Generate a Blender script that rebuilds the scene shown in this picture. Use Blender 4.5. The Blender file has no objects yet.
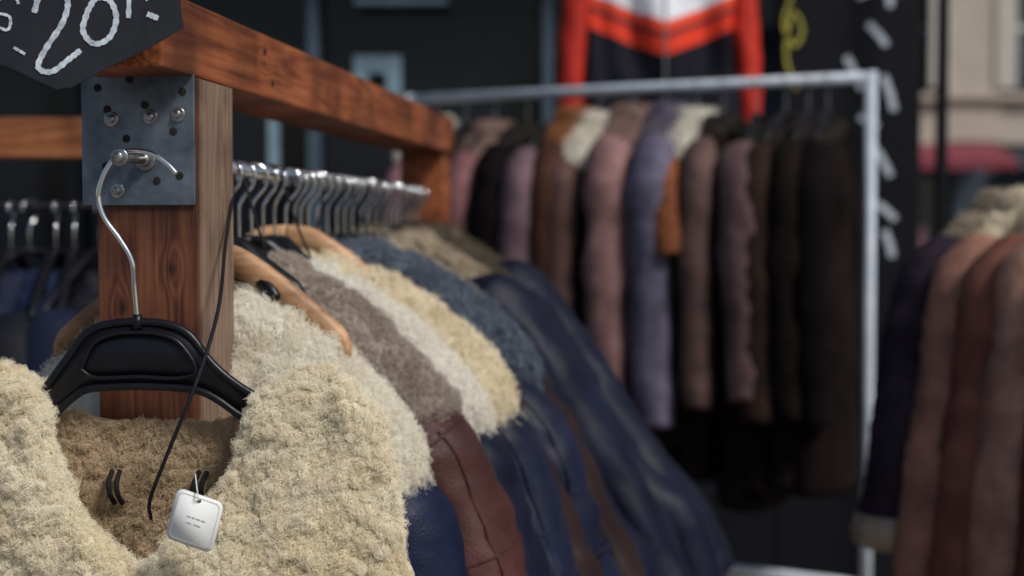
import bpy, bmesh, math, random
import numpy as np
from mathutils import Vector, Matrix, noise, kdtree
random.seed(7); rng=np.random.default_rng(7)
EYE=1.6
scene=bpy.context.scene
scene.view_settings.view_transform='Standard'
scene.view_settings.look='None'
scene.view_settings.exposure=0

# ------------------------------------------------------------ materials
def new_mat(name):
    m=bpy.data.materials.new(name); m.use_nodes=True
    nt=m.node_tree; b=nt.nodes['Principled BSDF']
    return m,nt,b
def ramp(nt,stops):
    r=nt.nodes.new('ShaderNodeValToRGB'); cr=r.color_ramp
    while len(cr.elements)<len(stops): cr.elements.new(0.5)
    for e,(p,c) in zip(cr.elements,stops):
        e.position=p; e.color=(c[0],c[1],c[2],1)
    return r
def mat(name,c1,c2=None,scale=8,rough=.6,bump=0.0,bscale=60,stretch=(1,1,1),metal=0,sheen=0,bdist=.002,detail=6,voro=False,c3=None,spec=.5,coat=0,bump2=0):
    m,nt,b=new_mat(name)
    if c2 is None: c2=tuple(x*.75 for x in c1)
    tc=nt.nodes.new('ShaderNodeTexCoord'); mp=nt.nodes.new('ShaderNodeMapping'); mp.inputs['Scale'].default_value=stretch
    nt.links.new(tc.outputs['Object'],mp.inputs['Vector'])
    n=nt.nodes.new('ShaderNodeTexNoise'); n.inputs['Scale'].default_value=scale; n.inputs['Detail'].default_value=detail
    n.inputs['Roughness'].default_value=.62
    nt.links.new(mp.outputs['Vector'],n.inputs['Vector'])
    st=[(.3,c2),(.7,c1)] if c3 is None else [(.3,c2),(.52,c1),(.72,c3)]
    r=ramp(nt,st); nt.links.new(n.outputs['Fac'],r.inputs['Fac']); nt.links.new(r.outputs['Color'],b.inputs['Base Color'])
    b.inputs['Roughness'].default_value=rough; b.inputs['Metallic'].default_value=metal
    b.inputs['Specular IOR Level'].default_value=spec
    if sheen: b.inputs['Sheen Weight'].default_value=sheen; b.inputs['Sheen Roughness'].default_value=.6
    prev=None
    if bump2:
        t=nt.nodes.new('ShaderNodeTexNoise'); t.inputs['Scale'].default_value=22; t.inputs['Detail'].default_value=4; t.inputs['Distortion'].default_value=1.0
        nt.links.new(mp.outputs['Vector'],t.inputs['Vector'])
        bp=nt.nodes.new('ShaderNodeBump'); bp.inputs['Strength'].default_value=bump2; bp.inputs['Distance'].default_value=.010
        nt.links.new(t.outputs['Fac'],bp.inputs['Height']); prev=bp
        nt.links.new(bp.outputs['Normal'],b.inputs['Normal'])
    if bump:
        if voro:
            t=nt.nodes.new('ShaderNodeTexVoronoi'); t.feature='DISTANCE_TO_EDGE'; t.inputs['Scale'].default_value=bscale; o=t.outputs['Distance']
        else:
            t=nt.nodes.new('ShaderNodeTexNoise'); t.inputs['Scale'].default_value=bscale; t.inputs['Detail'].default_value=8; o=t.outputs['Fac']
        nt.links.new(mp.outputs['Vector'],t.inputs['Vector'])
        bp=nt.nodes.new('ShaderNodeBump'); bp.inputs['Strength'].default_value=bump; bp.inputs['Distance'].default_value=bdist
        nt.links.new(o,bp.inputs['Height']); nt.links.new(bp.outputs['Normal'],b.inputs['Normal'])
        if prev: nt.links.new(prev.outputs['Normal'],bp.inputs['Normal'])
    return m
def wood_mat(name,dark,mid,light,axis,rough=.55,knots=()):
    m,nt,b=new_mat(name)
    tc=nt.nodes.new('ShaderNodeTexCoord'); mp=nt.nodes.new('ShaderNodeMapping')
    s=[9,9,9]; s[axis]=.7; mp.inputs['Scale'].default_value=s
    nt.links.new(tc.outputs['Object'],mp.inputs['Vector'])
    n1=nt.nodes.new('ShaderNodeTexNoise'); n1.inputs['Scale'].default_value=1.3; n1.inputs['Detail'].default_value=2; n1.inputs['Distortion'].default_value=.8
    nt.links.new(mp.outputs['Vector'],n1.inputs['Vector'])
    mul=nt.nodes.new('ShaderNodeMath'); mul.operation='MULTIPLY'; mul.inputs[1].default_value=22
    nt.links.new(n1.outputs['Fac'],mul.inputs[0])
    last=mul.outputs[0]; kn=[]
    for k in knots:
        d=nt.nodes.new('ShaderNodeVectorMath'); d.operation='SUBTRACT'; d.inputs[1].default_value=k
        nt.links.new(tc.outputs['Object'],d.inputs[0])
        sc=nt.nodes.new('ShaderNodeVectorMath'); sc.operation='MULTIPLY'; ss=[1,1,1]; ss[axis]=.55; sc.inputs[1].default_value=ss
        nt.links.new(d.outputs[0],sc.inputs[0])
        ln=nt.nodes.new('ShaderNodeVectorMath'); ln.operation='LENGTH'; nt.links.new(sc.outputs[0],ln.inputs[0])
        e=nt.nodes.new('ShaderNodeMapRange'); e.interpolation_type='SMOOTHSTEP'; e.inputs['From Min'].default_value=0; e.inputs['From Max'].default_value=.022; e.inputs['To Min'].default_value=3; e.inputs['To Max'].default_value=0
        nt.links.new(ln.outputs['Value'],e.inputs['Value'])
        ad=nt.nodes.new('ShaderNodeMath'); nt.links.new(last,ad.inputs[0]); nt.links.new(e.outputs['Result'],ad.inputs[1]); last=ad.outputs[0]
        kd_=nt.nodes.new('ShaderNodeMapRange'); kd_.inputs['From Min'].default_value=.002; kd_.inputs['From Max'].default_value=.007; kd_.inputs['To Min'].default_value=.25; kd_.inputs['To Max'].default_value=1
        nt.links.new(ln.outputs['Value'],kd_.inputs['Value']); kn.append(kd_.outputs['Result'])
    fr=nt.nodes.new('ShaderNodeMath'); fr.operation='PINGPONG'; fr.inputs[1].default_value=1
    nt.links.new(last,fr.inputs[0])
    mp2=nt.nodes.new('ShaderNodeMapping'); s2=[90,90,90]; s2[axis]=4; mp2.inputs['Scale'].default_value=s2
    nt.links.new(tc.outputs['Object'],mp2.inputs['Vector'])
    n2=nt.nodes.new('ShaderNodeTexNoise'); n2.inputs['Scale'].default_value=2; n2.inputs['Detail'].default_value=6
    nt.links.new(mp2.outputs['Vector'],n2.inputs['Vector'])
    mx=nt.nodes.new('ShaderNodeMix'); mx.inputs[0].default_value=.72
    nt.links.new(fr.outputs[0],mx.inputs[2]); nt.links.new(n2.outputs['Fac'],mx.inputs[3])
    r=ramp(nt,[(.18,dark),(.5,mid),(.85,light)]); nt.links.new(mx.outputs[0],r.inputs['Fac'])
    n3=nt.nodes.new('ShaderNodeTexNoise'); n3.inputs['Scale'].default_value=9; n3.inputs['Detail'].default_value=7
    nt.links.new(tc.outputs['Object'],n3.inputs['Vector'])
    r3=ramp(nt,[(.34,(.28,.25,.25)),(.60,(1,1,1))]); nt.links.new(n3.outputs['Fac'],r3.inputs['Fac'])
    mm=nt.nodes.new('ShaderNodeMix'); mm.data_type='RGBA'; mm.blend_type='MULTIPLY'; mm.inputs[0].default_value=.9
    nt.links.new(r.outputs['Color'],mm.inputs[6]); nt.links.new(r3.outputs['Color'],mm.inputs[7])
    outc=mm.outputs[2]
    for k in kn:
        m2=nt.nodes.new('ShaderNodeMix'); m2.data_type='RGBA'; m2.blend_type='MULTIPLY'; m2.inputs[0].default_value=1
        nt.links.new(outc,m2.inputs[6]); nt.links.new(k,m2.inputs[7]); outc=m2.outputs[2]
    nt.links.new(outc,b.inputs['Base Color'])
    b.inputs['Roughness'].default_value=rough; b.inputs['Specular IOR Level'].default_value=.35
    bp=nt.nodes.new('ShaderNodeBump'); bp.inputs['Strength'].default_value=.5; bp.inputs['Distance'].default_value=.0015
    nt.links.new(n2.outputs['Fac'],bp.inputs['Height']); nt.links.new(bp.outputs['Normal'],b.inputs['Normal'])
    return m
def fur_mat(name,c_hi,c_lo,scale=14):
    m,nt,b=new_mat(name)
    tc=nt.nodes.new('ShaderNodeTexCoord')
    n=nt.nodes.new('ShaderNodeTexNoise'); n.inputs['Scale'].default_value=scale; n.inputs['Detail'].default_value=4; n.inputs['Roughness'].default_value=.7
    nt.links.new(tc.outputs['Object'],n.inputs['Vector'])
    r=ramp(nt,[(.34,c_lo),(.60,c_hi)]); nt.links.new(n.outputs['Fac'],r.inputs['Fac'])
    hi=nt.nodes.new('ShaderNodeHairInfo')
    mr=nt.nodes.new('ShaderNodeMapRange'); mr.inputs['To Min'].default_value=.86; mr.inputs['To Max'].default_value=1.05
    nt.links.new(hi.outputs['Random'],mr.inputs['Value'])
    hs=nt.nodes.new('ShaderNodeHueSaturation'); nt.links.new(mr.outputs['Result'],hs.inputs['Value'])
    nt.links.new(r.outputs['Color'],hs.inputs['Color']); nt.links.new(hs.outputs['Color'],b.inputs['Base Color'])
    b.inputs['Roughness'].default_value=.8; b.inputs['Specular IOR Level'].default_value=.2
    tr=nt.nodes.new('ShaderNodeBsdfTranslucent'); nt.links.new(hs.outputs['Color'],tr.inputs['Color'])
    mx=nt.nodes.new('ShaderNodeMixShader'); mx.inputs[0].default_value=.3
    out=nt.nodes['Material Output']
    nt.links.new(b.outputs[0],mx.inputs[1]); nt.links.new(tr.outputs[0],mx.inputs[2]); nt.links.new(mx.outputs[0],out.inputs['Surface'])
    return m

# ------------------------------------------------------------ mesh builder
class MB:
    def __init__(s): s.v=[];s.f=[];s.m=[];s.sm=[];s.n=0
    def add(s,v,f,mi=0,smooth=True):
        v=np.asarray(v,float).reshape(-1,3); s.v.append(v)
        for q in f: s.f.append(tuple(int(i)+s.n for i in q))
        s.m+= [mi]*len(f); s.sm+=[smooth]*len(f); s.n+=len(v)
    def box(s,cx,cy,cz,sx,sy,sz,mi=0,bev=.003,rot=None):
        bm=bmesh.new(); bmesh.ops.create_cube(bm,size=1)
        for v in bm.verts: v.co=Vector((v.co.x*sx,v.co.y*sy,v.co.z*sz))
        if bev: bmesh.ops.bevel(bm,geom=bm.edges[:],offset=bev,segments=2,affect='EDGES',profile=.6)
        if rot is not None: bmesh.ops.transform(bm,matrix=rot,verts=bm.verts)
        bm.verts.index_update()
        s.add([(v.co.x+cx,v.co.y+cy,v.co.z+cz) for v in bm.verts],[[v.index for v in f.verts] for f in bm.faces],mi,False); bm.free()
    def tube(s,pts,r,mi=0,seg=10,smooth_n=6,cap=True):
        P=catmull(pts,smooth_n) if smooth_n else np.array(pts,float)
        rr=r if hasattr(r,'__len__') else [r]*len(P)
        if len(rr)!=len(P): rr=np.interp(np.linspace(0,1,len(P)),np.linspace(0,1,len(rr)),rr)
        T=np.gradient(P,axis=0); T/= np.linalg.norm(T,axis=1)[:,None]+1e-12
        up=np.array([0,0,1.]) if abs(T[0][2])<.9 else np.array([0,1.,0])
        nrm=np.cross(T[0],up); nrm/=np.linalg.norm(nrm)
        rings=[]
        for i in range(len(P)):
            nrm=nrm-T[i]*nrm.dot(T[i]); nrm/=np.linalg.norm(nrm); bi=np.cross(T[i],nrm)
            a=np.linspace(0,2*np.pi,seg,endpoint=False)
            rings.append(P[i]+rr[i]*(np.outer(np.cos(a),nrm)+np.outer(np.sin(a),bi)))
        s.loft(rings,mi,cap)
    def loft(s,rings,mi=0,cap=True,closed=True):
        n=len(rings[0]); v=np.concatenate(rings); f=[]
        m=n if closed else n-1
        for i in range(len(rings)-1):
            for j in range(m):
                k=(j+1)%n; f.append((i*n+j,i*n+k,(i+1)*n+k,(i+1)*n+j))
        if cap:
            f.append(tuple(range(n))[::-1]); f.append(tuple((len(rings)-1)*n+j for j in range(n)))
        s.add(v,f,mi)
        return v,f
    def disc(s,c,r,t,mi=0,seg=20,axis='y'):
        a=np.linspace(0,2*np.pi,seg,endpoint=False)
        R=[]
        for (rad,o) in ((r,0),(r,-t*.7),(r*.85,-t)):
            R.append(np.stack([c[0]+rad*np.cos(a),np.full(seg,c[1]+o),c[2]+rad*np.sin(a)],1))
        s.loft(R,mi,True)
    def build(s,name,mats,loc=(0,0,0),rot=(0,0,0),parent=None):
        me=bpy.data.meshes.new(name)
        me.from_pydata(np.concatenate(s.v).tolist(),[],s.f)
        for m in mats: me.materials.append(m)
        me.polygons.foreach_set('material_index',s.m); me.polygons.foreach_set('use_smooth',s.sm)
        bm=bmesh.new(); bm.from_mesh(me); bmesh.ops.recalc_face_normals(bm,faces=bm.faces); bm.to_mesh(me); bm.free()
        me.update()
        o=bpy.data.objects.new(name,me); scene.collection.objects.link(o)
        o.location=loc; o.rotation_euler=rot
        if parent: o.parent=parent
        return o
def catmull(pts,n):
    p=np.array(pts,float); p=np.vstack([2*p[0]-p[1],p,2*p[-1]-p[-2]]); out=[]
    for i in range(1,len(p)-2):
        for t in np.linspace(0,1,n,endpoint=False):
            a,b,c,d=p[i-1],p[i],p[i+1],p[i+2]
            out.append(.5*((2*b)+(-a+c)*t+(2*a-5*b+4*c-d)*t*t+(-a+3*b-3*c+d)*t**3))
    out.append(p[-2]); return np.array(out)
def nz(x,y,z): return noise.noise(Vector((x,y,z)))
def puff(x,y,z,f):
    return abs(nz(x*f,y*f,z*f))*1.6-.25+.35*abs(nz(x*f*2.1+5,y*f*2.1,z*f*2.1))

def fur(name,v,f,N,length,clump,rad,material,parent,keep=None,curl=.35,lean=(0,0,-.2),K=6,clump_w=.35,turns=5.0):
    v=np.asarray(v,float)
    tris=[]
    for q in f:
        if len(q)==4: tris+= [(q[0],q[1],q[2]),(q[0],q[2],q[3])]
        elif len(q)==3: tris.append(q)
    t=np.array(tris); A,B,C=v[t[:,0]],v[t[:,1]],v[t[:,2]]
    nn=np.cross(B-A,C-A); ar=np.linalg.norm(nn,axis=1)
    if keep is not None: ar=ar*keep((A+B+C)/3)
    nn=nn/(np.linalg.norm(nn,axis=1)[:,None]+1e-12)
    idx=rng.choice(len(t),size=N,p=ar/ar.sum())
    u=rng.random((N,2)); fl=u.sum(1)>1; u[fl]=1-u[fl]
    P=A[idx]+(B-A)[idx]*u[:,:1]+(C-A)[idx]*u[:,1:]; n=nn[idx]
    M=max(10,int(ar.sum()/2/(clump*clump)))
    ci=rng.choice(N,size=min(M,N),replace=False)
    kd=kdtree.KDTree(len(ci))
    for i,k in enumerate(ci): kd.insert(Vector(P[k]),i)
    kd.balance()
    asg=np.array([kd.find(Vector(p))[1] for p in P])
    cdir=n[ci]+rng.normal(0,.28,(len(ci),3))+np.array(lean); cdir/=np.linalg.norm(cdir,axis=1)[:,None]
    clen=length*rng.uniform(.75,1.2,len(ci)); cph=rng.random(len(ci))*6.28
    dirc=cdir[asg]*.6+n*.6+rng.normal(0,.22,(N,3)); dirc/=np.linalg.norm(dirc,axis=1)[:,None]
    pc=P[ci][asg]; L=(clen[asg]*rng.uniform(.65,1.15,N))[:,None]
    tang=np.cross(dirc,[0.3,1,.2]); tang/=np.linalg.norm(tang,axis=1)[:,None]+1e-9; bit=np.cross(dirc,tang)
    ph=cph[asg]+rng.normal(0,1.5,N)
    cr=curl*rng.uniform(.6,1.3,N)[:,None]
    out=np.zeros((N,K,3))
    for j in range(K):
        s=j/(K-1); w=clump_w*s**1.2
        base=P+dirc*L*s*.85
        cl=pc+cdir[asg]*L*s
        q=base*(1-w)+cl*w
        an=ph+s*turns
        q=q+cr*L*min(1,s*1.4)*(tang*np.cos(an)[:,None]+bit*np.sin(an)[:,None])*.8+rng.normal(0,.0007*s,(N,3))
        out[:,j]=q
    hc=bpy.data.hair_curves.new(name); hc.add_curves([K]*N)
    hc.position_data.foreach_set('vector',out.reshape(-1).astype(np.float32))
    at=hc.attributes.get('radius') or hc.attributes.new('radius','FLOAT','POINT')
    rr=np.tile(np.linspace(1,.5,K)*rad,N).astype(np.float32)
    at.data.foreach_set('value',rr)
    hc.materials.append(material)
    o=bpy.data.objects.new(name,hc); scene.collection.objects.link(o); o.parent=parent
    return o

# ------------------------------------------------------------ material library
M={}
M['chrome']=mat('chrome',(.80,.82,.85),(.6,.62,.66),scale=40,rough=.16,metal=1)
M['galv']=mat('galvanised_steel',(.14,.175,.225),(.065,.085,.115),scale=26,rough=.45,metal=.6,bump=.25,bscale=50,c3=(.21,.25,.31))
M['steel_dark']=mat('worn_bolt_steel',(.45,.46,.47),(.15,.15,.15),scale=60,rough=.3,metal=.9)
M['blackhole']=mat('hole_black',(.01,.01,.01),rough=.9)
M['plastic']=mat('black_plastic',(.006,.007,.011),(.004,.004,.006),scale=30,rough=.36,bump=.08,bscale=200,spec=.33)
M['wood_beam']=wood_mat('stained_beam_wood',(.09,.020,.008),(.27,.075,.025),(.42,.145,.054),1,knots=[(.05,.30,EYE+.19),(.05,.86,EYE+.175)])
M['wood_post']=wood_mat('stained_post_wood',(.035,.011,.007),(.135,.045,.022),(.22,.088,.044),2,knots=[(.026,.06,EYE-.045),(-.028,.06,EYE-.085)])
M['wood_raw']=wood_mat('raw_post_wood',(.11,.07,.05),(.23,.15,.105),(.32,.23,.165),2)
M['wood_x']=wood_mat('stained_cross_wood',(.12,.035,.014),(.32,.11,.04),(.42,.18,.08),0)
M['wood_hanger']=wood_mat('hanger_wood',(.40,.20,.10),(.58,.34,.18),(.66,.42,.25),0,rough=.4)
M['paint_white']=mat('white_painted_steel',(.55,.60,.68),(.38,.43,.5),scale=12,rough=.45)
M['cord']=mat('black_cord',(.010,.010,.014),rough=.7,spec=.2)
M['tag']=mat('white_card',(.82,.84,.82),(.74,.77,.76),scale=20,rough=.55)
M['ink']=mat('grey_ink',(.45,.47,.5),rough=.8)
M['chalk']=mat('chalk',(.66,.74,.82),(.26,.30,.36),scale=160,rough=.95)
M['board']=mat('black_board',(.008,.009,.014),(.018,.021,.027),scale=18,rough=.5,bump=.3,bscale=30,spec=.3)
def leather(n,c,rough=.5): return mat(n,c,tuple(x*.55 for x in c),scale=9,rough=rough,bump=.6,bscale=230,voro=True,bdist=.0014,c3=tuple(min(1,x*1.5) for x in c),spec=.24,bump2=.16)
def suede(n,c): return mat(n,tuple(x*.8 for x in c),tuple(x*.42 for x in c),scale=9,rough=.97,bump=.5,bscale=90,c3=tuple(x*1.3 for x in c),spec=.05,bump2=.25)
NAVY=leather('navy_leather',(.0050,.0072,.022)); NAVY2=leather('slate_navy_leather',(.0085,.012,.031),.46)
BROWN=leather('oxblood_brown_leather',(.060,.022,.020)); DKBR=leather('dark_brown_leather',(.022,.011,.011))
BLUE=leather('blue_leather',(.006,.011,.038))

# ------------------------------------------------------------ world & light
w=bpy.data.worlds.new('World'); scene.world=w; w.use_nodes=True
nt=w.node_tree; bg=nt.nodes['Background']
sky=nt.nodes.new('ShaderNodeTexSky'); sky.sky_type='NISHITA'; sky.sun_disc=False
SE,SR=math.radians(46),math.radians(134)
sky.sun_elevation=SE; sky.sun_rotation=SR; sky.air_density=1.2; sky.dust_density=2; 
nt.links.new(sky.outputs['Color'],bg.inputs['Color']); bg.inputs['Strength'].default_value=.075
L=bpy.data.lights.new('sun','SUN'); L.energy=2.8; L.angle=math.radians(12); L.color=(1,.96,.91)
so=bpy.data.objects.new('sun',L); scene.collection.objects.link(so)
sd=Vector((math.sin(SR)*math.cos(SE),math.cos(SR)*math.cos(SE),math.sin(SE)))
so.rotation_euler=sd.to_track_quat('Z','Y').to_euler()

# ------------------------------------------------------------ camera
cam=bpy.data.cameras.new('camera'); co=bpy.data.objects.new('camera',cam); scene.collection.objects.link(co)
cam.lens=50; cam.sensor_width=36; cam.clip_end=800; cam.clip_start=.05
co.location=(0,0,EYE); co.rotation_euler=(math.radians(90-2.54),0,0)
cam.dof.use_dof=True; cam.dof.focus_distance=1.36; cam.dof.aperture_fstop=3.1
scene.camera=co

# ------------------------------------------------------------ main wooden rack
RA=-math.atan2(.125,1); RX,RY=-.381,1.4
ux,uy=math.sin(-RA),math.cos(RA)
def rk(y,x=0,z=0): return (RX+ux*y+uy*x, RY+uy*y-ux*x, z)
b=MB()
PT=EYE+.150
b.box(0,.060+.052,PT/2,.108,.104,PT,1,.002)
b.box(.0555,.060+.052,PT/2,.004,.1,PT-.004,2,.001)
b.box(0,.815,PT+.038,.104,1.69,.074,0,.003)
b.box(0,1.61,(PT-.001)/2,.09,.09,PT-.001,0,.003)
b.box(0,.112,.05,.12,.9,.08,1,.004); b.box(0,1.61,.05,.12,.9,.08,1,.004)
b.tube([(0,.165,EYE+.068),(0,1.565,EYE+.068)],.0085,3,12,0)
for yy,zz in ((.30,.055),(.33,.02),(1.58,.05),(1.62,.02)):
    a=np.linspace(0,6.283,12,endpoint=False)
    b.loft([np.stack([np.full(12,.052+o),yy+r*np.cos(a),PT+zz+r*np.sin(a)],1) for r,o in ((.004,0),(.004,.001),(.003,.0014))],5)
rack=b.build('wooden_clothes_rack',[M['wood_beam'],M['wood_post'],M['wood_raw'],M['chrome'],M['steel_dark'],M['blackhole']],(RX,RY,0),(0,0,RA))
b=MB()
b.box(-.008,.0575,EYE+.090,.120,.003,.140,0,.001)
for hx,hz in ((-.040,.118),(.000,.122),(.040,.135),(-.02,.088),(.03,.095),(-.042,.06),(.012,.045),(.036,.05),(-.050,.14),(-.016,.148)):
    b.disc((hx,.0560,EYE+hz),.0042,.0006,2,14)
for hx,hz in ((-.036,.108),(.006,.110),(-.030,.035),(.035,.112)):
    b.disc((hx,.0560,EYE+hz),.0078,.0015,1,18); b.disc((hx,.0545,EYE+hz),.0048,.004,1,6)
b.tube([(0,.056,EYE+.066),(0,-.012,EYE+.066)],.0045,1,12,0)
b.disc((0,-.010,EYE+.066),.009,.002,1,20); b.disc((0,-.0122,EYE+.066),.006,.005,1,6)
b.disc((0,.0555,EYE+.066),.011,.002,1,20); b.disc((0,.053,EYE+.066),.0075,.006,1,6)
b.build('galvanised_bracket_plate',[M['galv'],M['steel_dark'],M['blackhole']],(RX,RY,0),(0,0,RA))

# ------------------------------------------------------------ front hanger
b=MB()
hook=[(.012,0,-.098),(.009,0,-.06),(.007,-.001,-.035),(-.004,-.001,-.015),(-.020,-.002,.008),(-.025,-.002,.03),(-.018,-.002,.052),(-.006,-.002,.068),(.008,-.003,.0725),(.028,-.004,.070),(.044,-.005,.060),(.054,-.006,.050)]
b.tube(hook,.0026,0,10,8)
b.tube([(.012,0,-.102),(.012,0,-.088)],[.006,.0045],1,12,0)
out=[(-.083,-.182),(-.086,-.172),(-.074,-.158),(-.052,-.128),(-.036,-.107),(-.016,-.098),(.012,-.0955),(.040,-.098),(.060,-.108),(.078,-.132),(.100,-.152),(.140,-.178),(.146,-.19),(.138,-.196),(.108,-.184),(.082,-.166),(.060,-.158),(.012,-.1555),(-.032,-.158),(-.048,-.166),(-.068,-.184),(-.078,-.188),(-.083,-.182)]
SX,SZ=1.09,1.06
def hs(x,z): return (.012+(x-.012)*SX, -.0955+(z+.0955)*SZ)
O=catmull([(hs(x,z)[0],0,hs(x,z)[1]) for x,z in out],4)
b.tube(O,.0042,1,10,0,False)
n=len(O)-1; half=n//2
top=O[:half+1]; bot=O[half:][::-1]
tt=np.linspace(0,1,40)
tp=np.stack([np.interp(tt,np.linspace(0,1,len(top)),top[:,k]) for k in range(3)],1)
bt=np.stack([np.interp(tt,np.linspace(0,1,len(bot)),bot[:,k]) for k in range(3)],1)
R=[]
for i in range(40):
    R.append(np.array([tp[i]+[0,-.0015,0],tp[i]+[0,.0015,0],bt[i]+[0,.0015,0],bt[i]+[0,-.0015,0]]))
b.loft(R,1)
rim=catmull([(hs(x,z)[0],-.0035,hs(x,z)[1]) for x,z in [(-.040,-.140),(-.028,-.116),(-.010,-.107),(.012,-.105),(.034,-.107),(.052,-.116),(.066,-.140),(.050,-.1475),(.012,-.1465),(-.026,-.1475),(-.040,-.140)]],5)
b.tube(rim,.0022,1,8,0,False)
b.tube([(.142,0,-.194),(.19,.004,-.213),(.225,.01,-.232)],[.009,.009,.006],1,12,5)
b.tube([(-.086,0,-.186),(-.14,.004,-.205),(-.185,.01,-.226)],[.009,.009,.006],1,12,5)
hg=b.build('plastic_coat_hanger',[M['chrome'],M['plastic']],(RX,RY,EYE),(0,0,math.radians(-3)))

# ------------------------------------------------------------ shearling vest
CREAM=fur_mat('cream_fleece',(.98,.93,.78),(.95,.86,.66),16)
TANF=fur_mat('tan_inner_fleece',(.74,.60,.42),(.52,.39,.24),18)
vx=.028
zi=[-.62,-.345,-.330,-.312,-.285,-.245,-.20,-.172,-.158,-.140]
xi=[-.004,-.004,.012,.035,.062,.088,.104,.114,.130,.16]
xo=[.256,.250,.248,.246,.244,.238,.226,.208,.19,.168]
def vest_panel(s):
    R=[]
    for z in np.linspace(-.140,-.50,96):
        a=np.interp(z,zi,xi); c=np.interp(z,zi,xo); m=(a+c)/2; h=(c-a)/2
        th=np.interp(z,[-.62,-.3,-.2,-.158,-.140],[.02,.021,.026,.022,.004])
        fr=np.interp(z,[-.62,-.3,-.2,-.140],[1,1,.55,0])
        ang=np.linspace(0,2*np.pi,104,endpoint=False); ring=[]
        for p in ang:
            cc,ss=math.cos(p),math.sin(p)
            lump=.010*puff(m+h*cc,s*3+ss*.03,z,34)
            x=m+h*math.copysign(abs(cc)**.85,cc)+cc*lump*1.2
            y=-.046*fr+.08*fr*(x/.27)**2*(x>0)+th*math.copysign(abs(ss)**.75,ss)
            y+= (-1 if ss<0 else .6)*(lump+.009*nz(x*16,s*5,z*16))*min(1,abs(ss)*2)
            x+=.008*nz(z*25,7.1*s,x*4)
            ring.append((s*x+(-.004 if s>0 else .0),y-(0.006 if s>0 else 0),z+.008*nz(x*18,s*3,2)))
        R.append(np.array(ring))
    return R
b=MB(); furs=[]
for s in (1,-1):
    R=vest_panel(s)
    if s<0: R=[r[::-1] for r in R]
    furs.append(b.loft(R,0))
bv=[];NX,NZ=80,60
for i in range(NZ):
    for j in range(NX):
        x=-.225+.45*j/(NX-1); top=-.182-.016*max(0,1-(x/.12)**2)+.004*nz(x*30,2,5); z=top+(-.50-top)*i/(NZ-1)
        y=.030-.02*(x/.25)**2+.01*math.sin((z+.2)*9)-.008*puff(x,3,z,34)
        bv.append((x,y,z))
bf=[(i*NX+j,(i+1)*NX+j,(i+1)*NX+j+1,i*NX+j+1) for i in range(NZ-1) for j in range(NX-1)]
b.add(bv,bf,1)
for lx,tl in ((-.043,.1),(.043,-.12)):
    for d in (-.004,.004):
        b.tube([(lx+d-tl*.012,.012,-.246),(lx+d,-.001,-.256),(lx+d+tl*.01,.000,-.268),(lx+d+tl*.012,.012,-.278)],.0026,2,8,4)
vest=b.build('shearling_vest',[CREAM,TANF,M['cord']],(RX+vx,RY-.002,EYE),(0,0,math.radians(-4)))
for k,(v,f) in enumerate(furs):
    v=np.asarray(v); q=[q for q in f if len(q)==4]
    qa=np.array(q); cen=v[qa].mean(1); rc_=np.repeat(v.reshape(96,-1,3).mean(1)[:-1],v.reshape(96,-1,3).shape[1],axis=0)
    nn=np.cross(v[qa[:,1]]-v[qa[:,0]],v[qa[:,2]]-v[qa[:,0]])
    if ((nn*(cen-rc_)).sum(1)).sum()<0: q=[p[::-1] for p in q]
    fur('fleece_pile_%d'%k,v,q,100000 if k==0 else 52000,.0095,.0075,.00024,CREAM,vest,keep=(lambda c:(c[:,2]>-.385)*1.0*((c[:,1]<.01)|(c[:,2]>-.2))) if k==0 else (lambda c:(c[:,2]>-.385)*(c[:,0]>-.2)*1.0*((c[:,1]<.01)|(c[:,2]>-.2))),curl=.42)
v=np.array(bv); q=bf
A,B,C=v[q[0][0]],v[q[0][1]],v[q[0][2]]
if np.cross(B-A,C-A)[1]>0: q=[p[::-1] for p in q]
fur('inner_fleece_pile',v,q,34000,.0085,.007,.00026,TANF,vest,keep=lambda c:((np.abs(c[:,0])<.14)&(c[:,2]>-.36))*np.where(c[:,2]>-.21,2.0,1.0),curl=.5)

# tag + cord
b=MB()
def rrect(wd,ht,r,n=5):
    pts=[]
    for (sx,sz,a0) in ((1,1,0),(-1,1,90),(-1,-1,180),(1,-1,270)):
        for k in range(n+1):
            a=math.radians(a0+90*k/n); pts.append((sx*(wd/2-r)+r*math.cos(a),sz*(ht/2-r)+r*math.sin(a)))
    return pts
rp=rrect(.046,.050,.007)
b.loft([np.array([(x,-.0005,z) for x,z in rp]),np.array([(x,.0005,z) for x,z in rp])],0)
rp2=rrect(.040,.044,.005); rp2.append(rp2[0])
b.tube([(x,-.0005,z) for x,z in rp2],.00022,1,6,0,False)
for z0,segs in ((.002,((-.008,-.004),(-.003,.0),(.001,.005),(.006,.010))),(-.004,((-.007,-.002),(0,.007)))):
    for a0,a1 in segs: b.box((a0+a1)/2,-.0005,z0,(a1-a0),.0003,.0012,1,0)
b.disc((0,-.0005,.0195),.0018,.0002,2,12)
b.tube([(0,-.001,.0195),(-.003,-.003,.028),(-.012,.006,.040)],.0005,0,6,5)
b.build('price_tag',[M['tag'],M['ink'],M['cord']],(-.288,1.280,EYE-.268),(math.radians(6),math.radians(17),math.radians(-8)))
b=MB()
b.tube([(-.354,1.66,EYE+.078),(-.325,1.63,EYE+.066),(-.306,1.56,EYE+.035),(-.300,1.49,EYE-.02),(-.290,1.40,EYE-.085),(-.300,1.345,EYE-.150),(-.325,1.335,EYE-.215),(-.345,1.345,EYE-.262),(-.357,1.395,EYE-.290)],.0019,0,8,8)
b.build('security_cord',[M['cord']])

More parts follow.
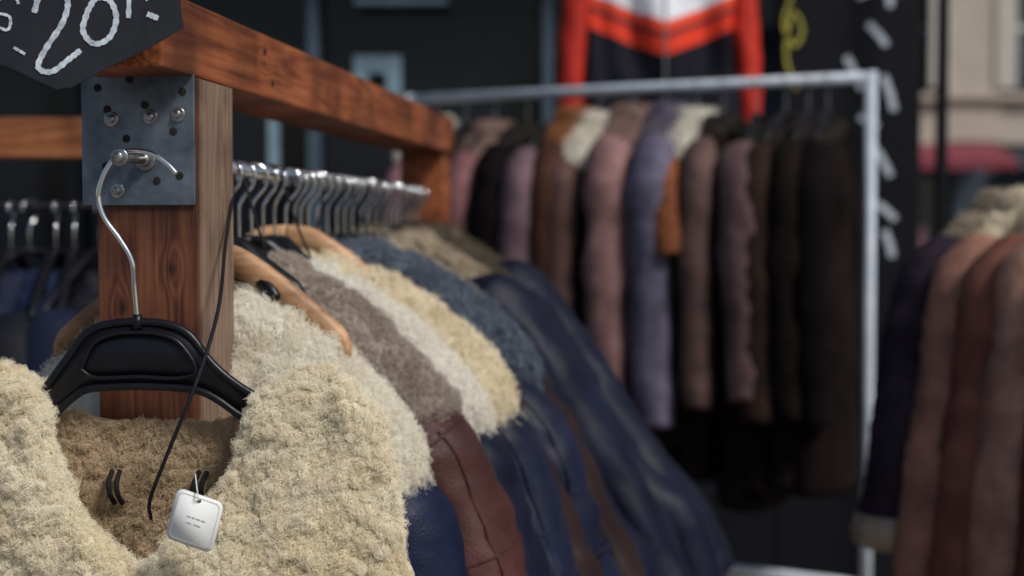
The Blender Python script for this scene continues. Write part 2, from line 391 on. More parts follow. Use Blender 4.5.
# ------------------------------------------------------------ generic coat
def coat(name,loc,rotz,body,furm,L=.75,slv=(.27,.33),slen=.58,cape=.16,fthick=.018,hair=0,cuff=False,wscale=1.0,seed=0,fold=.012,pile=.011,hrad=.0004,clump=.008,res=1.0,standup=.03,seams=False,slm=None,sdrop=0.,sfat=1.0,piping=None,allfur=False):
    b=MB(); nr=int(64*res); n=int(64*res)
    hA=[0,.015,.05,.10,.15,.3,L]; aA=[.05,.085,.135,.185,.215,.225,.25]; bA=[.045,.05,.055,.068,.08,.085,.095]
    def ringpt(h,p,off=0):
        a=np.interp(h,hA,aA)*wscale+off; d=np.interp(h,hA,bA)*min(wscale,1.1)+off*.9
        cc,ss=math.cos(p),math.sin(p)
        x=a*math.copysign(abs(cc)**.8,cc); y=d*math.copysign(abs(ss)**.9,ss)
        k=min(1,max(0,h)/.25)
        fo=fold*k*(nz(x*9+seed*3.1,y*9,h*1.6+seed)+.5*nz(x*24+seed,y*20,h*4))
        return (x*(1+fo*2.4), y+fo*(1.6 if ss<0 else 1.0)*math.copysign(1,ss), -h)
    R=[np.array([ringpt(h,p) for p in np.linspace(0,2*np.pi,n,endpoint=False)]) for h in np.linspace(0,1,nr)**1.25*L]
    b.loft(R,0)
    ns=int(60*res); na=int(32*res)
    for s in (1,-1):
        o=sdrop
        path=catmull([(s*(.135*wscale),0,-.065-o),(s*(.185*wscale+o*.15),-.0,-.10-o),(s*(.225*wscale+.1*(slv[0]-.25)),-.004,-.17-o),(s*slv[0],-.012,-.17-o-(slen-.17)*.42),(s*(slv[0]*.35+slv[1]*.65),-.022,-.17-(slen-.17)*.75),(s*slv[1],-.03,-slen)],max(4,ns//5))
        T=np.gradient(path,axis=0); T/=np.linalg.norm(T,axis=1)[:,None]
        rr=[]
        for i,(P,t) in enumerate(zip(path,T)):
            u=i/(len(path)-1); yv=np.array([0,1.,0]); nx=np.cross(t,yv); nx/=np.linalg.norm(nx); by=np.cross(nx,t)
            ra=np.interp(u,[0,.12,.25,.45,.75,1],[.03,.058,.066,.062,.055,.050])*sfat; rb=np.interp(u,[0,.12,.25,.45,1],[.035,.060,.072,.068,.056])*sfat
            ring=[]
            for p in np.linspace(0,2*np.pi,na,endpoint=False):
                q=P+nx*math.cos(p)*ra+by*math.sin(p)*rb
                w1=np.interp(u,[0,.3,.5,.7,1],[.3,.5,1.6,.9,.7])
                d=1+.17*nz(q[0]*11+seed,q[1]*11+s,q[2]*9)+.11*nz(q[0]*5+seed*2,q[1]*6,q[2]*26+4*math.cos(p))*w1+.05*nz(q[0]*30+seed,q[1]*30,q[2]*48)*w1
                ring.append(P+(q-P)*d)
            rr.append(np.array(ring))
        b.loft(rr,2)
        if seams:
            for ui in (.22,.47):
                r0=rr[int(ui*(len(rr)-1))]; c=r0.mean(0); b.tube([tuple(c+(q-c)*1.01) for q in r0]+[tuple(c+(r0[0]-c)*1.01)],.0018,2,6,2,False)
            for jj in (int(na*.62),int(na*.86)):
                b.tube([tuple(rr[i][jj]+(rr[i][jj]-rr[i].mean(0))*.012) for i in range(int(len(rr)*.2),len(rr))],.0018,2,6,0)
        if piping is not None:
            i0=int(.55*(len(rr)-1)); c=rr[i0].mean(0)
            b.tube([tuple(c+(q-c)*1.03) for q in rr[i0][:]]+[tuple(c+(rr[i0][0]-c)*1.03)],.006,2,8,2,False)
        if cuff:
            P=path[-1]; cr=[]
            for zz,k in ((.045,.85),(.04,1.18),(.015,1.3),(-.01,1.2),(-.02,.8)):
                cr.append(np.array([P+np.array([.053*k*math.cos(a)*(1+.06*nz(a*3,zz*50,seed)),.058*k*math.sin(a),zz]) for a in np.linspace(0,6.283,24,endpoint=False)]))
            b.loft(cr,1)
    hs_=[(.02,.030),(-standup*.5,.036),(-standup,.050),(-standup*.8,.068),(-.002,.082)]
    R=[]; nc=int(110*res)
    ang=np.linspace(0,2*np.pi,nc,endpoint=False)
    for h,a in hs_:
        R.append(np.array([((a+.006*nz(p*2,h*60,seed))*math.cos(p)*wscale,(a*.85)*math.sin(p)*wscale,-h+.006*nz(p*3,seed,1)) for p in ang]))
    for h in np.linspace(.012,cape*1.15,int(34*res)):
        ring=[]
        for p in ang:
            x,y,z=ringpt(h,p)
            edge=cape*(1+.10*nz(p*1.7,seed*2.2,0)+.05*nz(p*8,seed,3))*(1.0 if y>0 else .85+.3*abs(math.cos(p)))
            k=(edge-h)/.022; m=max(-1,min(1,k))
            front=(abs(x)-(.018+max(0,h-.01)*.10))/.018 if y<0 else 1
            m=min(m,max(-1,front)); m=math.copysign(abs(m)**.5,m)
            off=fthick*m+(.010*puff(x+seed,y,z,28) if cape>.15 else .005*nz(x*30,y*30,z*30+seed))*(m>0)
            nx,ny=math.cos(p),math.sin(p)*.9; l=math.hypot(nx,ny)
            up=max(0,1-h/.14)
            ring.append((x+off*nx/l*(1-.3*up),y+off*ny/l,z+off*.75*up))
        R.append(np.array(ring))
    cv,cf=b.loft(R,1,False)
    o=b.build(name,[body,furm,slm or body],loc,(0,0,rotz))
    if hair:
        v=np.asarray(cv); q=[p for p in cf if len(p)==4]
        i=len(ang)*12; A,B,C=v[q[i][0]],v[q[i][1]],v[q[i][2]]; c=(A+B+C)/3
        if np.dot(np.cross(B-A,C-A),[c[0],c[1],0])<0: q=[p[::-1] for p in q]
        kp=(lambda c:(c[:,2]>-cape*1.12)*1.0) if allfur else (lambda c:(c[:,2]>-cape*1.12)*np.where(c[:,0]>-.06,1,.12)*np.where(c[:,1]<.045,1,.3))
        fur('collar_fur_pile',v,q,hair,pile,clump,hrad,furm,o,keep=kp,curl=.5,K=6)
    return o
def hanger(name,loc,rotz,mats,wooden=False,h=.105,hw=.21):
    b=MB(); k=hw/.21
    b.tube([(0,0,-h+.02),(0,0,-.045),(.004,0,-.03),(.018,0,-.012),(.020,0,.004),(.010,0,.014),(-.002,0,.0155),(-.014,0,.008),(-.018,0,-.006)],.0021,0,8,6)
    if wooden:
        for s in (1,-1):
            P=catmull([(0,0,-h+.018),(s*.05*k,-.002,-h+.012),(s*.12*k,-.006,-h-.03*k),(s*.19*k,-.014,-h-.085*k),(s*.21*k,-.018,-h-.105*k)],6)
            R=[]
            for i,p in enumerate(P):
                u=i/(len(P)-1); hz=np.interp(u,[0,.3,.9,1],[.019,.019,.014,.008]); hy=np.interp(u,[0,.9,1],[.0075,.012,.006])
                R.append(np.array([p+np.array([0,hy*math.cos(a),hz*math.sin(a)]) for a in np.linspace(0,6.283,14,endpoint=False)]))
            b.loft(R,1)
    else:
        for s in (1,-1):
            b.tube([(0,0,-h+.02),(s*.04*k,0,-h+.012),(s*.10*k,0,-h-.02*k),(s*.18*k,0,-h-.07*k),(s*.21*k,0,-h-.095*k)],[.006,.011,.011,.009,.005],1,10,6)
        b.tube([(-.16*k,0,-h-.06*k),(0,0,-h-.045*k),(.16*k,0,-h-.06*k)],.004,1,8,5)
    return b.build(name,mats,loc,(0,0,rotz))

WHITEF=fur_mat('white_shearling',(.95,.92,.81),(.86,.81,.68),16)
GREYF=fur_mat('grey_beige_fleece',(.52,.45,.385),(.36,.30,.25),16)
WHITE2=fur_mat('ivory_shearling',(.96,.94,.86),(.86,.82,.73),16)
YELF=fur_mat('yellow_cream_shearling',(.94,.86,.68),(.80,.70,.51),16)
BLUEF=fur_mat('slate_blue_fur',(.19,.23,.29),(.09,.115,.155),20)
BEIGEF=fur_mat('beige_fur',(.56,.47,.36),(.34,.27,.19),20)
OLIVF=fur_mat('olive_brown_fur',(.17,.14,.10),(.08,.065,.048),20)
DARKF=fur_mat('dark_brown_fur',(.030,.022,.018),(.012,.010,.008),20)

RZ=EYE+.066
def put(y,drop,rot=0): 
    x_,y_,_z=rk(y); return (x_,y_,RZ-drop), RA+math.radians(rot)
coats=[
 (.235,.175,2,BLUE,WHITEF,dict(slv=(.26,.275),cape=.215,hair=28000,pile=.012,hrad=.00032,seed=1,fthick=.024,clump=.008,sdrop=.12,wscale=1.05)),
 (.36,.135,3,BROWN,GREYF,dict(slv=(.335,.39),cape=.225,hair=32000,pile=.009,hrad=.00036,seed=2,fthick=.018,clump=.006,wscale=1.12,sdrop=.11,seams=True,sfat=1.1)),
 (.46,.150,0,NAVY,WHITE2,dict(slv=(.35,.42),cape=.225,hair=20000,pile=.014,hrad=.00042,seed=3,fthick=.024,wscale=1.24,sdrop=.12)),
 (.565,.140,2,NAVY2,YELF,dict(slv=(.38,.46),cape=.205,hair=18000,pile=.014,hrad=.0005,seed=4,fthick=.028,wscale=1.31,clump=.010,sdrop=.12,seams=True)),
 (.68,.16,4,DKBR,BEIGEF,dict(slv=(.36,.45),cape=.13,hair=4000,seed=5,hrad=.0008,wscale=1.1,sdrop=.03)),
 (.79,.125,-2,NAVY2,BLUEF,dict(slv=(.40,.50),cape=.225,hair=14000,pile=.014,hrad=.0007,seed=6,fthick=.028,wscale=1.38,seams=True,sdrop=.12,piping=1)),
 (.90,.13,3,DKBR,WHITEF,dict(slv=(.38,.48),cape=.13,hair=4000,hrad=.001,seed=7,wscale=1.15,seams=True,sdrop=.03)),
 (1.02,.12,-2,NAVY,BEIGEF,dict(slv=(.38,.50),cape=.15,hair=5000,hrad=.001,seed=8,wscale=1.16,sdrop=.05)),
 (1.13,.12,4,NAVY,DARKF,dict(slv=(.40,.54),cape=.10,seed=9,wscale=1.15)),
 (1.24,.11,0,NAVY2,BEIGEF,dict(slv=(.40,.52),cape=.13,hair=4000,hrad=.001,seed=10,wscale=1.16,sdrop=.03)),
 (1.34,.10,3,NAVY,OLIVF,dict(slv=(.42,.58),cape=.16,hair=4000,hrad=.001,seed=11,wscale=1.2,sdrop=.05)),
 (1.43,.10,-3,NAVY,DARKF,dict(slv=(.42,.58),cape=.10,seed=12,wscale=1.16)),
 (1.52,.10,0,NAVY,OLIVF,dict(slv=(.42,.60),cape=.13,hair=2500,hrad=.001,seed=13,wscale=1.18,sdrop=.03)),
]
for i,(y,dr,ro,bo,fu,kw) in enumerate(coats):
    loc,rz=put(y,dr,ro)
    coat('shearling_lined_leather_coat',loc,rz,bo,fu,L=.85,slen=.66,res=.8 if i>5 else 1.1,fold=.022,**kw)
    wd = i in (0,3)
    hanger('wooden_coat_hanger' if wd else 'coat_hanger',(loc[0],loc[1],RZ-.004),rz+math.radians((3 if wd else random.uniform(-14,14))),[M['chrome'],M['wood_hanger'] if wd else M['plastic']],wd,h={0:.118,3:.098}.get(i,dr-.02),hw=.17 if wd else .15)
for y in (.275,.31,.41,.51,.61,.64,.735,.85,.95,1.07,1.19,1.29,1.39,1.48):
    (x_,y_,_),rz=put(y,0,random.uniform(-35,25))
    hanger('coat_hanger',(x_,y_,RZ-.004),rz,[M['chrome'],M['plastic']],False,h=.10,hw=.10)
b=MB()
for y,l,dx in ((.33,.13,.03),(.50,.16,.05),(.70,.12,-.02),(.88,.15,.05)):
    p0=rk(y,0,EYE+.078)
    b.tube([(p0[0]-.012,p0[1],p0[2]-.012),(p0[0],p0[1],p0[2]+.002),(p0[0]+.014,p0[1],p0[2]-.02),(p0[0]+.02+dx*.3,p0[1]-.01,p0[2]-l*.5),(p0[0]+dx+.02,p0[1]-.02,p0[2]-l)],.0018,0,6,6)
b.build('security_cord',[M['cord']])

# ------------------------------------------------------------ left rack with dark jackets
b=MB()
b.box(-1.62,2.70,EYE+.163,2.0,.08,.075,0,.003)
b.box(-.69,2.70,(EYE+.124)/2,.09,.085,EYE+.124,1,.003); b.box(-2.55,2.70,(EYE+.124)/2,.09,.085,EYE+.124,1,.003)
b.tube([(-2.5,2.70,EYE+.035),(-.735,2.70,EYE+.035)],.007,2,12,0)
b.box(-.69,2.70,.04,.1,.8,.07,1,.003); b.box(-2.55,2.70,.04,.1,.8,.07,1,.003)
b.build('wooden_clothes_rack',[M['wood_x'],M['wood_post'],M['cord']])
navyfab=[mat('navy_cloth',(.010,.016,.05),(.005,.007,.02),rough=.75,bump=.3,bscale=150,spec=.2),mat('ink_cloth',(.006,.007,.013),rough=.7,spec=.2),mat('denim_cloth',(.012,.021,.058),rough=.85,spec=.2)]
for k in range(17):
    x=-.78-.085*k
    coat('dark_jacket',(x,2.70,EYE+.035-.15),math.radians(90+random.uniform(-7,7)),navyfab[k%3],navyfab[(k+1)%3],L=.7,slv=(.25,.27),cape=.05,fthick=.008,seed=20+k,res=.5)
    for dx in (0,.035):
        hanger('coat_hanger',(x+dx,2.70,EYE+.031),math.radians(90+random.uniform(-35,35)),[M['chrome'],M['plastic']],False,h=.10)

# ------------------------------------------------------------ back rack (white tube)
A_=Vector((-.33,4.62,EYE+.405)); B_=Vector((.985,3.92,EYE+.405))
b=MB(); tr=.0155
b.tube([tuple(A_),tuple(B_)],tr,0,14,0)
for P in (A_,B_):
    b.tube([(P.x,P.y,P.z+.016),(P.x,P.y,.04)],.0165,0,14,0)
    b.tube([(P.x-.17,P.y-.31,.03),(P.x+.17,P.y+.31,.03)],.018,0,12,0)
b.tube([(A_.x,A_.y,.60),(B_.x,B_.y,.60)],.013,0,12,0)
b.build('white_metal_clothes_rack',[M['paint_white']])
rd=(B_-A_).normalized(); crot=math.atan2(rd.x,-rd.y)
S={}
def sd_(n,c): 
    if n not in S: S[n]=suede(n,c)
    return S[n]
PALE=fur_mat('pale_collar_fur',(.93,.90,.80),(.78,.73,.62)); PINKF=fur_mat('dusty_pink_fur',(.48,.33,.29),(.30,.19,.17)); ORF=fur_mat('ginger_fur',(.50,.24,.11),(.3,.12,.05)); LAVF=fur_mat('lavender_fur',(.28,.24,.32),(.17,.15,.20))
BODY_SHADE=sd_('painted_shade_suede',(.014,.009,.009))  # coat bodies coloured darker than their sleeves, painting shade into the gaps
bc=[
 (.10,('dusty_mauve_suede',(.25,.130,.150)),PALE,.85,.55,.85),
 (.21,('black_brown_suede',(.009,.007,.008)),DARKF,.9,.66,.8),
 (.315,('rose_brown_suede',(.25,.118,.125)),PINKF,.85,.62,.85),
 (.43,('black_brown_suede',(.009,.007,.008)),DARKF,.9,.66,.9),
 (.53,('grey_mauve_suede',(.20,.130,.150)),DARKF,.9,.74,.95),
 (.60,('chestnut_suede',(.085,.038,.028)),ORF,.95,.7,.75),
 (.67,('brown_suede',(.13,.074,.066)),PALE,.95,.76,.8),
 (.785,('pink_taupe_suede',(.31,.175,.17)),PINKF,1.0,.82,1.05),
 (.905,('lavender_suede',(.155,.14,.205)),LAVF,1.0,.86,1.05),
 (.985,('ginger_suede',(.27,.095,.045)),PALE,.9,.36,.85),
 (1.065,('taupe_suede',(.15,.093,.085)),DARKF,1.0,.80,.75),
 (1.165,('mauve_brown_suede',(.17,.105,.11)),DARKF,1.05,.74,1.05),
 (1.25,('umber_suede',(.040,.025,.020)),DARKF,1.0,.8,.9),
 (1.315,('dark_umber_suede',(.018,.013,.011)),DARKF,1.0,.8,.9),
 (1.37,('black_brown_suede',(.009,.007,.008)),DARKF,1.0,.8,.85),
]
for i,(t,(sn,sc),fu,Ln,sl,sf) in enumerate(bc):
    P=A_+rd*t
    r=crot+math.radians(random.uniform(-8,8) if i<13 else random.uniform(0,5))
    dz=random.uniform(-.03,.012)
    fc=fu is not DARKF; pl=fu is PALE
    coat('suede_sheepskin_coat',(P.x,P.y,P.z-.115+dz),r,BODY_SHADE,fu,L=Ln,slv=(.235,.25),slen=sl,cape=.105 if pl else (.075 if fc else .05),fthick=.026 if pl else .018,seed=40+i,res=.7,wscale=.92,fold=.02,standup=.055 if fc else .02,hair=5000 if pl else (3000 if fc else 0),hrad=.0012,pile=.016,slm=sd_(sn,sc),sfat=sf*.92,sdrop=.035 if pl else 0,allfur=True)
    hanger('coat_hanger',(P.x,P.y,P.z+.001),r,[M['steel_dark'],M['plastic']],False,h=.11,hw=.15)

# ------------------------------------------------------------ right rack
b=MB()
C0=Vector((1.01,2.92,EYE+.045)); D0=Vector((1.28,2.02,EYE+.045)); dd=(D0-C0).normalized()
E0=D0+dd*.35
b.tube([tuple(C0),tuple(E0)],.011,0,12,0)
for P in (C0+dd*.02,E0-dd*.02):
    b.tube([(P.x,P.y,P.z),(P.x,P.y,.03)],.013,0,12,0); b.tube([(P.x-.3,P.y-.1,.025),(P.x+.3,P.y+.1,.025)],.014,0,12,0)
b.build('black_metal_clothes_rack',[M['cord']])
rc=[(.03,('dark_plum_suede',(.040,.028,.042)),BEIGEF,.60),(.12,('tan_rose_suede',(.40,.20,.145)),YELF,.66),(.23,('rust_brown_suede',(.22,.092,.070)),BEIGEF,.7),(.31,('tan_suede',(.42,.235,.175)),PINKF,.7),(.40,('chestnut2_suede',(.13,.055,.040)),BEIGEF,.7),(.50,('tan_rose_suede',(.40,.20,.145)),PINKF,.7),(.61,('rust_brown_suede',(.22,.092,.070)),DARKF,.7),(.73,('tan_suede',(.42,.235,.175)),DARKF,.7)]
for i,(t,(sn,sc),fu,sl) in enumerate(rc):
    P=C0+dd*t
    r=math.radians(38+random.uniform(-6,6))
    coat('suede_sheepskin_coat',(P.x,P.y,P.z-.035),r,sd_(sn,sc),fu,L=.95,slv=(.30,.38),slen=sl,cape=.085,fthick=.028,seed=70+i,res=.9,wscale=1.05,fold=.03,standup=.055,hair=5000,hrad=.001,pile=.015,cuff=(i==0),sfat=1.12,allfur=True)
    hanger('coat_hanger',(P.x,P.y,P.z-.004),r,[M['chrome'],M['plastic']],False,h=.06,hw=.14)

# ------------------------------------------------------------ sign hanging on the beam
b=MB()
def stroke(b,pts,wd,mi,y=-.0022,n=7,jit=.18):
    P=catmull([(x,0,z) for x,z in pts],n); T=np.gradient(P,axis=0); T/=np.linalg.norm(T,axis=1)[:,None]+1e-9
    v=[];f=[]
    for i,(p,t) in enumerate(zip(P,T)):
        nrm=np.array([-t[2],0,t[0]]); ww=wd*(1+jit*math.sin(i*2.3+pts[0][0]*90))/2
        v+= [p+nrm*ww+[0,y,0],p-nrm*ww+[0,y,0],p-nrm*ww+[0,y+.0006,0],p+nrm*ww+[0,y+.0006,0]]
    for i in range(len(P)-1):
        for k in range(4): f.append((i*4+k,i*4+(k+1)%4,(i+1)*4+(k+1)%4,(i+1)*4+k))
    b.add(v,f,mi,False)
poly=[(-.16,.17),(.048,.17),(.050,.070),(.053,.052),(.020,.032),(-.020,.012),(-.048,-.004),(-.062,-.006),(-.10,.012),(-.16,.034)]
b.loft([np.array([(x,-.0012,z) for x,z in poly]),np.array([(x,.0012,z) for x,z in poly])],0)
b.sm[-len(poly)-2:]=[False]*(len(poly)+2)
stroke(b,[(-.082,.064),(-.076,.082),(-.062,.086),(-.052,.076),(-.056,.056),(-.072,.030),(-.078,.014),(-.066,.010),(-.050,.022),(-.040,.030)],.0050,1)
stroke(b,[(-.034,.066),(-.038,.048),(-.028,.036),(-.014,.042),(-.008,.060),(-.014,.076),(-.026,.078),(-.034,.066)],.0050,1)
stroke(b,[(.004,.098),(.003,.060)],.0042,1); stroke(b,[(.018,.078),(.034,.084)],.0045,1); stroke(b,[(.020,.064),(.030,.060)],.005,1)
stroke(b,[(-.14,.085),(-.125,.07),(-.110,.078)],.0030,1); stroke(b,[(-.122,.055),(-.106,.048),(-.104,.06),(-.118,.064)],.0026,1)
stroke(b,[(-.100,.085),(-.096,.072)],.0026,1); stroke(b,[(-.136,.055),(-.130,.04)],.0026,1); stroke(b,[(-.100,.032),(-.090,.026)],.0026,1)
b.build('chalk_price_sign',[M['board'],M['chalk']],(-.3555,1.315,EYE+.130),(math.radians(-4),0,math.radians(4)))

# ------------------------------------------------------------ shop building
SHOPDK=mat('dark_shop_paint',(.005,.006,.010),(.003,.004,.006),scale=3,rough=.6,bump=.2,bscale=20,spec=.15)
FRAME=mat('grey_window_frame',(.06,.09,.13),rough=.4)
gm,gnt,gb=new_mat('dark_window_glass'); gb.inputs['Roughness'].default_value=.1; gb.inputs['Specular IOR Level'].default_value=.25
_n=gnt.nodes.new('ShaderNodeTexNoise'); _n.inputs['Scale'].default_value=1.5; _r=ramp(gnt,[(.3,(.003,.004,.007)),(.8,(.010,.014,.022))]); gnt.links.new(_n.outputs['Fac'],_r.inputs['Fac']); gnt.links.new(_r.outputs['Color'],gb.inputs['Base Color'])
PALEB=mat('pale_blue_poster',(.30,.44,.54),(.16,.25,.31),scale=5,rough=.6)
b=MB()
FY=6.3
b.box(-2.9,FY+2.5,6.4,9.3,4.6,6.8,0,.01)
b.box(-2.9,FY+2.6,1.5,9.2,4.2,3.0,0,.01)
b.box(-2.9,FY+.1,3.15,9.4,.5,.42,0,.02)
b.box(-2.9,FY+.28,.2,9.2,.42,.4,0,.01)
for x in (-7.4,-5.6,-3.8,-2.0,-.9,.16,1.62): 
    b.box(x,FY+.22,1.67,.05 if x<1.5 else .18,.16,2.5,1 if x in(.16,-.9) else 0,.008)
for x0,x1 in ((-7.35,-5.65),(-5.55,-3.85),(-3.75,-2.05),(-1.95,-.93),(-.87,.13),(.19,1.52)):
    b.box((x0+x1)/2,FY+.32,1.67,x1-x0-.005,.03,2.5,2,0)
for i in range(4):
    for j in range(2):
        b.box(-6.4+2.2*i,FY+.19,4.6+2.6*j,1.1,.04,1.7,2,0); b.box(-6.4+2.2*i,FY+.14,4.6+2.6*j-.92,1.3,.16,.1,1,.01)
b.box(-.62,FY+.295,2.27,.22,.01,.22,3,.002); b.box(-.62,FY+.288,2.25,.08,.006,.10,0,.002)
b.box(-.50,FY+.16,2.605,.42,.04,.025,3,.004)
b.box(-1.10,FY+.295,1.98,.05,.01,.30,3,.002); b.box(-.30,FY+.295,1.9,.10,.01,.14,1,.002); b.box(.5,FY+.295,2.2,.3,.01,.4,1,.002)
b.build('dark_shop_building',[SHOPDK,FRAME,gm,PALEB])
b=MB()
b.box(1.25,5.3,1.35,.52,.05,2.7,0,.006)
WP=[[(-.02,1.0),(.03,.93)],[(.06,1.05),(.11,1.0)],[(.02,.84),(.10,.88)],[(.13,.95),(.14,.80)],[(.06,.74),(.13,.66)],[(-.02,.62),(.04,.50)],[(.12,.55),(.16,.42)],[(.03,.40),(.10,.36)],[(.08,.30),(.15,.18)],[(.10,.08),(.17,.02)],[(-.03,.20),(.02,.10)],[(.13,-.02),(.16,-.12)]]
for p in WP: stroke(b,[(p[0][0],p[0][1]),((p[0][0]+p[1][0])/2+.004,(p[0][1]+p[1][1])/2),(p[1][0],p[1][1])],.026,1,y=-.03,n=4)
stroke(b,[(-.20,1.1),(-.235,.98),(-.19,.90),(-.22,.84),(-.25,.74),(-.21,.66),(-.18,.72),(-.22,.78),(-.24,.62),(-.20,.5)],.012,2,y=-.03,n=6)
for k in range(1,len(b.v)): b.v[k]=b.v[k]+np.array([1.25,5.3,EYE])
b.build('painted_black_panel',[SHOPDK,mat('white_brush_paint',(.5,.57,.64),rough=.7),mat('yellow_brush_paint',(.42,.38,.05),rough=.7)])
b=MB(); b.tube([(1.52,5.05,0),(1.52,5.05,4.2)],.022,0,14,0)
b.tube([(1.52,5.05,0),(1.52,5.05,.12)],.05,0,14,0)
b.build('black_pole',[M['cord']])
b=MB(); b.box(1.56,5.6,2.40,.07,.02,.20,0,.004); b.box(1.56,5.6,2.40,.05,.024,.15,1,.002); b.tube([(1.56,5.6,2.48),(1.56,5.6,2.8),(1.56,6.2,2.8)],.006,0,8,0)
b.build('blue_hanging_sign',[mat('blue_enamel',(.02,.08,.38),rough=.4),mat('blue_enamel_light',(.05,.14,.5),rough=.4)])

# ------------------------------------------------------------ red sports jacket
jm,jnt,jb=new_mat('red_white_sports_cloth')
tc=jnt.nodes.new('ShaderNodeTexCoord'); sx=jnt.nodes.new('ShaderNodeSeparateXYZ'); jnt.links.new(tc.outputs['Object'],sx.inputs[0])
ab=jnt.nodes.new('ShaderNodeMath'); ab.operation='ABSOLUTE'; jnt.links.new(sx.outputs['X'],ab.inputs[0])
ma=jnt.nodes.new('ShaderNodeMath'); ma.operation='MULTIPLY_ADD'; ma.inputs[1].default_value=-.40; jnt.links.new(ab.outputs[0],ma.inputs[0]); jnt.links.new(sx.outputs['Z'],ma.inputs[2])
mr=jnt.nodes.new('ShaderNodeMapRange'); mr.inputs['From Min'].default_value=-.71; mr.inputs['From Max'].default_value=.09; jnt.links.new(ma.outputs[0],mr.inputs['Value'])
r=jnt.nodes.new('ShaderNodeValToRGB'); r.color_ramp.interpolation='CONSTANT'
st=[(0,(.006,.007,.014)),(.31,(.70,.05,.022)),(.385,(.01,.012,.03)),(.405,(.72,.07,.03)),(.455,(.74,.76,.82))]
while len(r.color_ramp.elements)<len(st): r.color_ramp.elements.new(.5)
for e,(p,c) in zip(r.color_ramp.elements,st): e.position=p; e.color=(*c,1)
jnt.links.new(mr.outputs['Result'],r.inputs['Fac']); jnt.links.new(r.outputs['Color'],jb.inputs['Base Color']); jb.inputs['Roughness'].default_value=.7; jb.inputs['Specular IOR Level'].default_value=.15
REDC=mat('red_sleeve_cloth',(.58,.040,.022),(.34,.018,.012),rough=.6,spec=.2)
jo=coat('sports_jacket',(.51,4.95,EYE+1.03),math.radians(4),jm,REDC,L=.76,slv=(.30,.315),slen=.78,cape=.03,fthick=.008,seed=90,res=.8,wscale=1.18,fold=.05,slm=REDC,sfat=.85)
b=MB(); b.tube([(0,-.095,-.10),(0,-.112,-.3),(0,-.118,-.72)],.004,0,6,3); b.build('front_zip',[M['steel_dark']],parent=jo)
hanger('coat_hanger',(.51,4.95,EYE+1.22),math.radians(4),[M['chrome'],M['plastic']],False,h=.15)
b=MB(); b.tube([(-.9,4.95,EYE+1.235),(1.3,4.95,EYE+1.235)],.01,0,10,0); 
for x in (-.9,1.3): b.tube([(x,4.95,EYE+1.235),(x,6.3,EYE+1.235)],.01,0,10,0)
b.build('display_rail',[M['cord']])

# ------------------------------------------------------------ street
GR=mat('asphalt_ground',(.055,.055,.057),(.04,.04,.042),scale=4,rough=.9,bump=.4,bscale=80)
b=MB(); b.add([(-300,-300,-.12),(300,-300,-.12),(300,500,-.12),(-300,500,-.12)],[(0,1,2,3)],0,False); b.build('ground',[GR])
PV=mat('paving_stone',(.30,.26,.24),(.22,.19,.175),scale=3,rough=.85,bump=.3,bscale=40)
b=MB(); b.box(-10,2.0,-.06,60,20,.12,0,.01); b.build('pavement',[PV])
b=MB(); b.box(10,29.5,-.06,90,7,.12,0,.01); b.build('pavement',[PV])
STONE=mat('pale_stone',(.48,.42,.35),(.40,.34,.28),scale=2,rough=.9,bump=.3,bscale=15)
DGL=mat('window_dark',(.05,.065,.085),(.03,.04,.055),rough=.15)
DSH=mat('dark_shopfront_paint',(.035,.055,.085),(.02,.03,.05),rough=.5)
DTL=mat('display_teal',(.16,.25,.32)); DPK=mat('display_pink',(.36,.18,.20)); CREAMP=mat('cream_shutter',(.55,.51,.45))
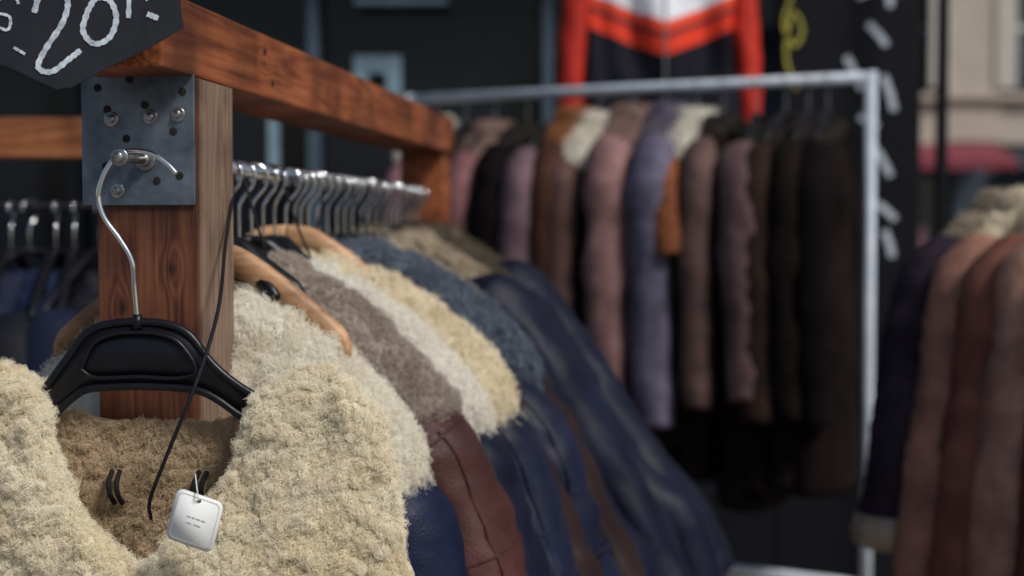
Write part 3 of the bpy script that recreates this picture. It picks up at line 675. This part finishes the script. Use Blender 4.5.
def building(name,x0,x1,y,floors,stone,bay=3.0):
    b=MB(); n=int((x1-x0)/bay); bw=(x1-x0)/n; H=4.0+3.3*floors
    b.box((x0+x1)/2,y+4.4,H/2,x1-x0-.4,8,H-.1,1,0)
    for i in range(n+1):
        b.box(x0+i*bw,y+.2,(H+3.4)/2,1.25,.6,H-3.4,0,.01)
        b.box(x0+i*bw,y+.22,1.7,.7,.5,3.4,4,.01)
    for f in range(floors+1):
        z=4.0+3.3*f
        b.box((x0+x1)/2,y+.22,z-.1,x1-x0-.01,.5,1.1,0,.01)
        b.box((x0+x1)/2,y-.08,z+.36,x1-x0+.3,.34,.14,0,.02)
    for i in range(n):
        xc=x0+(i+.5)*bw
        b.box(xc,y+.3,.35,bw-.75,.2,.7,4,.01); b.box(xc,y+.2,3.1,bw-.75,.3,.45,4,.01)
        for dx,zz,ww,hh,mi in ((-.9,1.3,.3,1.1,6),(-.45,1.6,.35,.9,7),(-.05,1.2,.2,.7,2),(.35,1.5,.3,1.2,5),(.8,1.3,.25,.8,6)):
            b.box(xc+dx,y+.38,zz+.2*math.sin(i*3+dx*9),ww,.04,hh,mi,0)
        for f in range(floors):
            z=4.0+3.3*f
            b.box(xc,y+.35,z+1.65,.06,.06,2.2,2,0); b.box(xc,y+.352,z+1.9,1.7,.05,.06,2,0)
            for s in (-1,1): b.box(xc+s*1.05,y-.14,z+1.6,.45,.05,2.1,7,.01)
            b.box(xc,y+.02,z+.85,1.7,.04,.04,3,0)
            for k in range(7): b.box(xc-.75+.25*k,y+.02,z+.65,.025,.025,.4,3,0)
    b.box((x0+x1)/2,y+.1,H+.15,x1-x0+.6,1.2,.4,0,.04)
    b.build(name,[stone,DGL,M['tag'],M['cord'],DSH,DTL,DPK,CREAMP])
building('stone_townhouse',2.9,17.0,31,4,STONE)
building('stone_townhouse',17.6,34,31.5,5,mat('warm_stone',(.42,.34,.27),(.32,.25,.19),scale=2,rough=.9))
building('stone_townhouse',-20,2.3,31.8,4,mat('grey_stone',(.33,.31,.29),(.25,.235,.22),scale=2,rough=.9))
def awning(x,y,z,wd,c,name='shop_awning'):
    b=MB(); v=[];f=[]
    n=int(wd/.3)
    for i in range(n+1):
        xx=x-wd/2+wd*i/n
        v+=[(xx,y,z+.5),(xx,y-1.5,z+.1),(xx,y-1.5,z-.12+.04*(i%2))]
    for i in range(n): f+=[(3*i,3*i+1,3*i+4,3*i+3),(3*i+1,3*i+2,3*i+5,3*i+4)]
    b.add(v,f,0,False)
    for s in (-1,1): b.tube([(x+s*wd/2,y,z-.3),(x+s*wd/2,y-1.48,z+.08)],.02,1,8,0)
    b.build(name,[c,M['cord']])
RED=mat('red_awning_cloth',(.22,.035,.055),rough=.8)
awning(9.2,30.8,2.85,2.4,RED); awning(12.5,30.8,2.4,3.0,mat('navy_awning_cloth',(.03,.05,.10),rough=.8)); awning(4.5,30.8,2.5,3,mat('cream_awning',(.5,.45,.36),rough=.8))
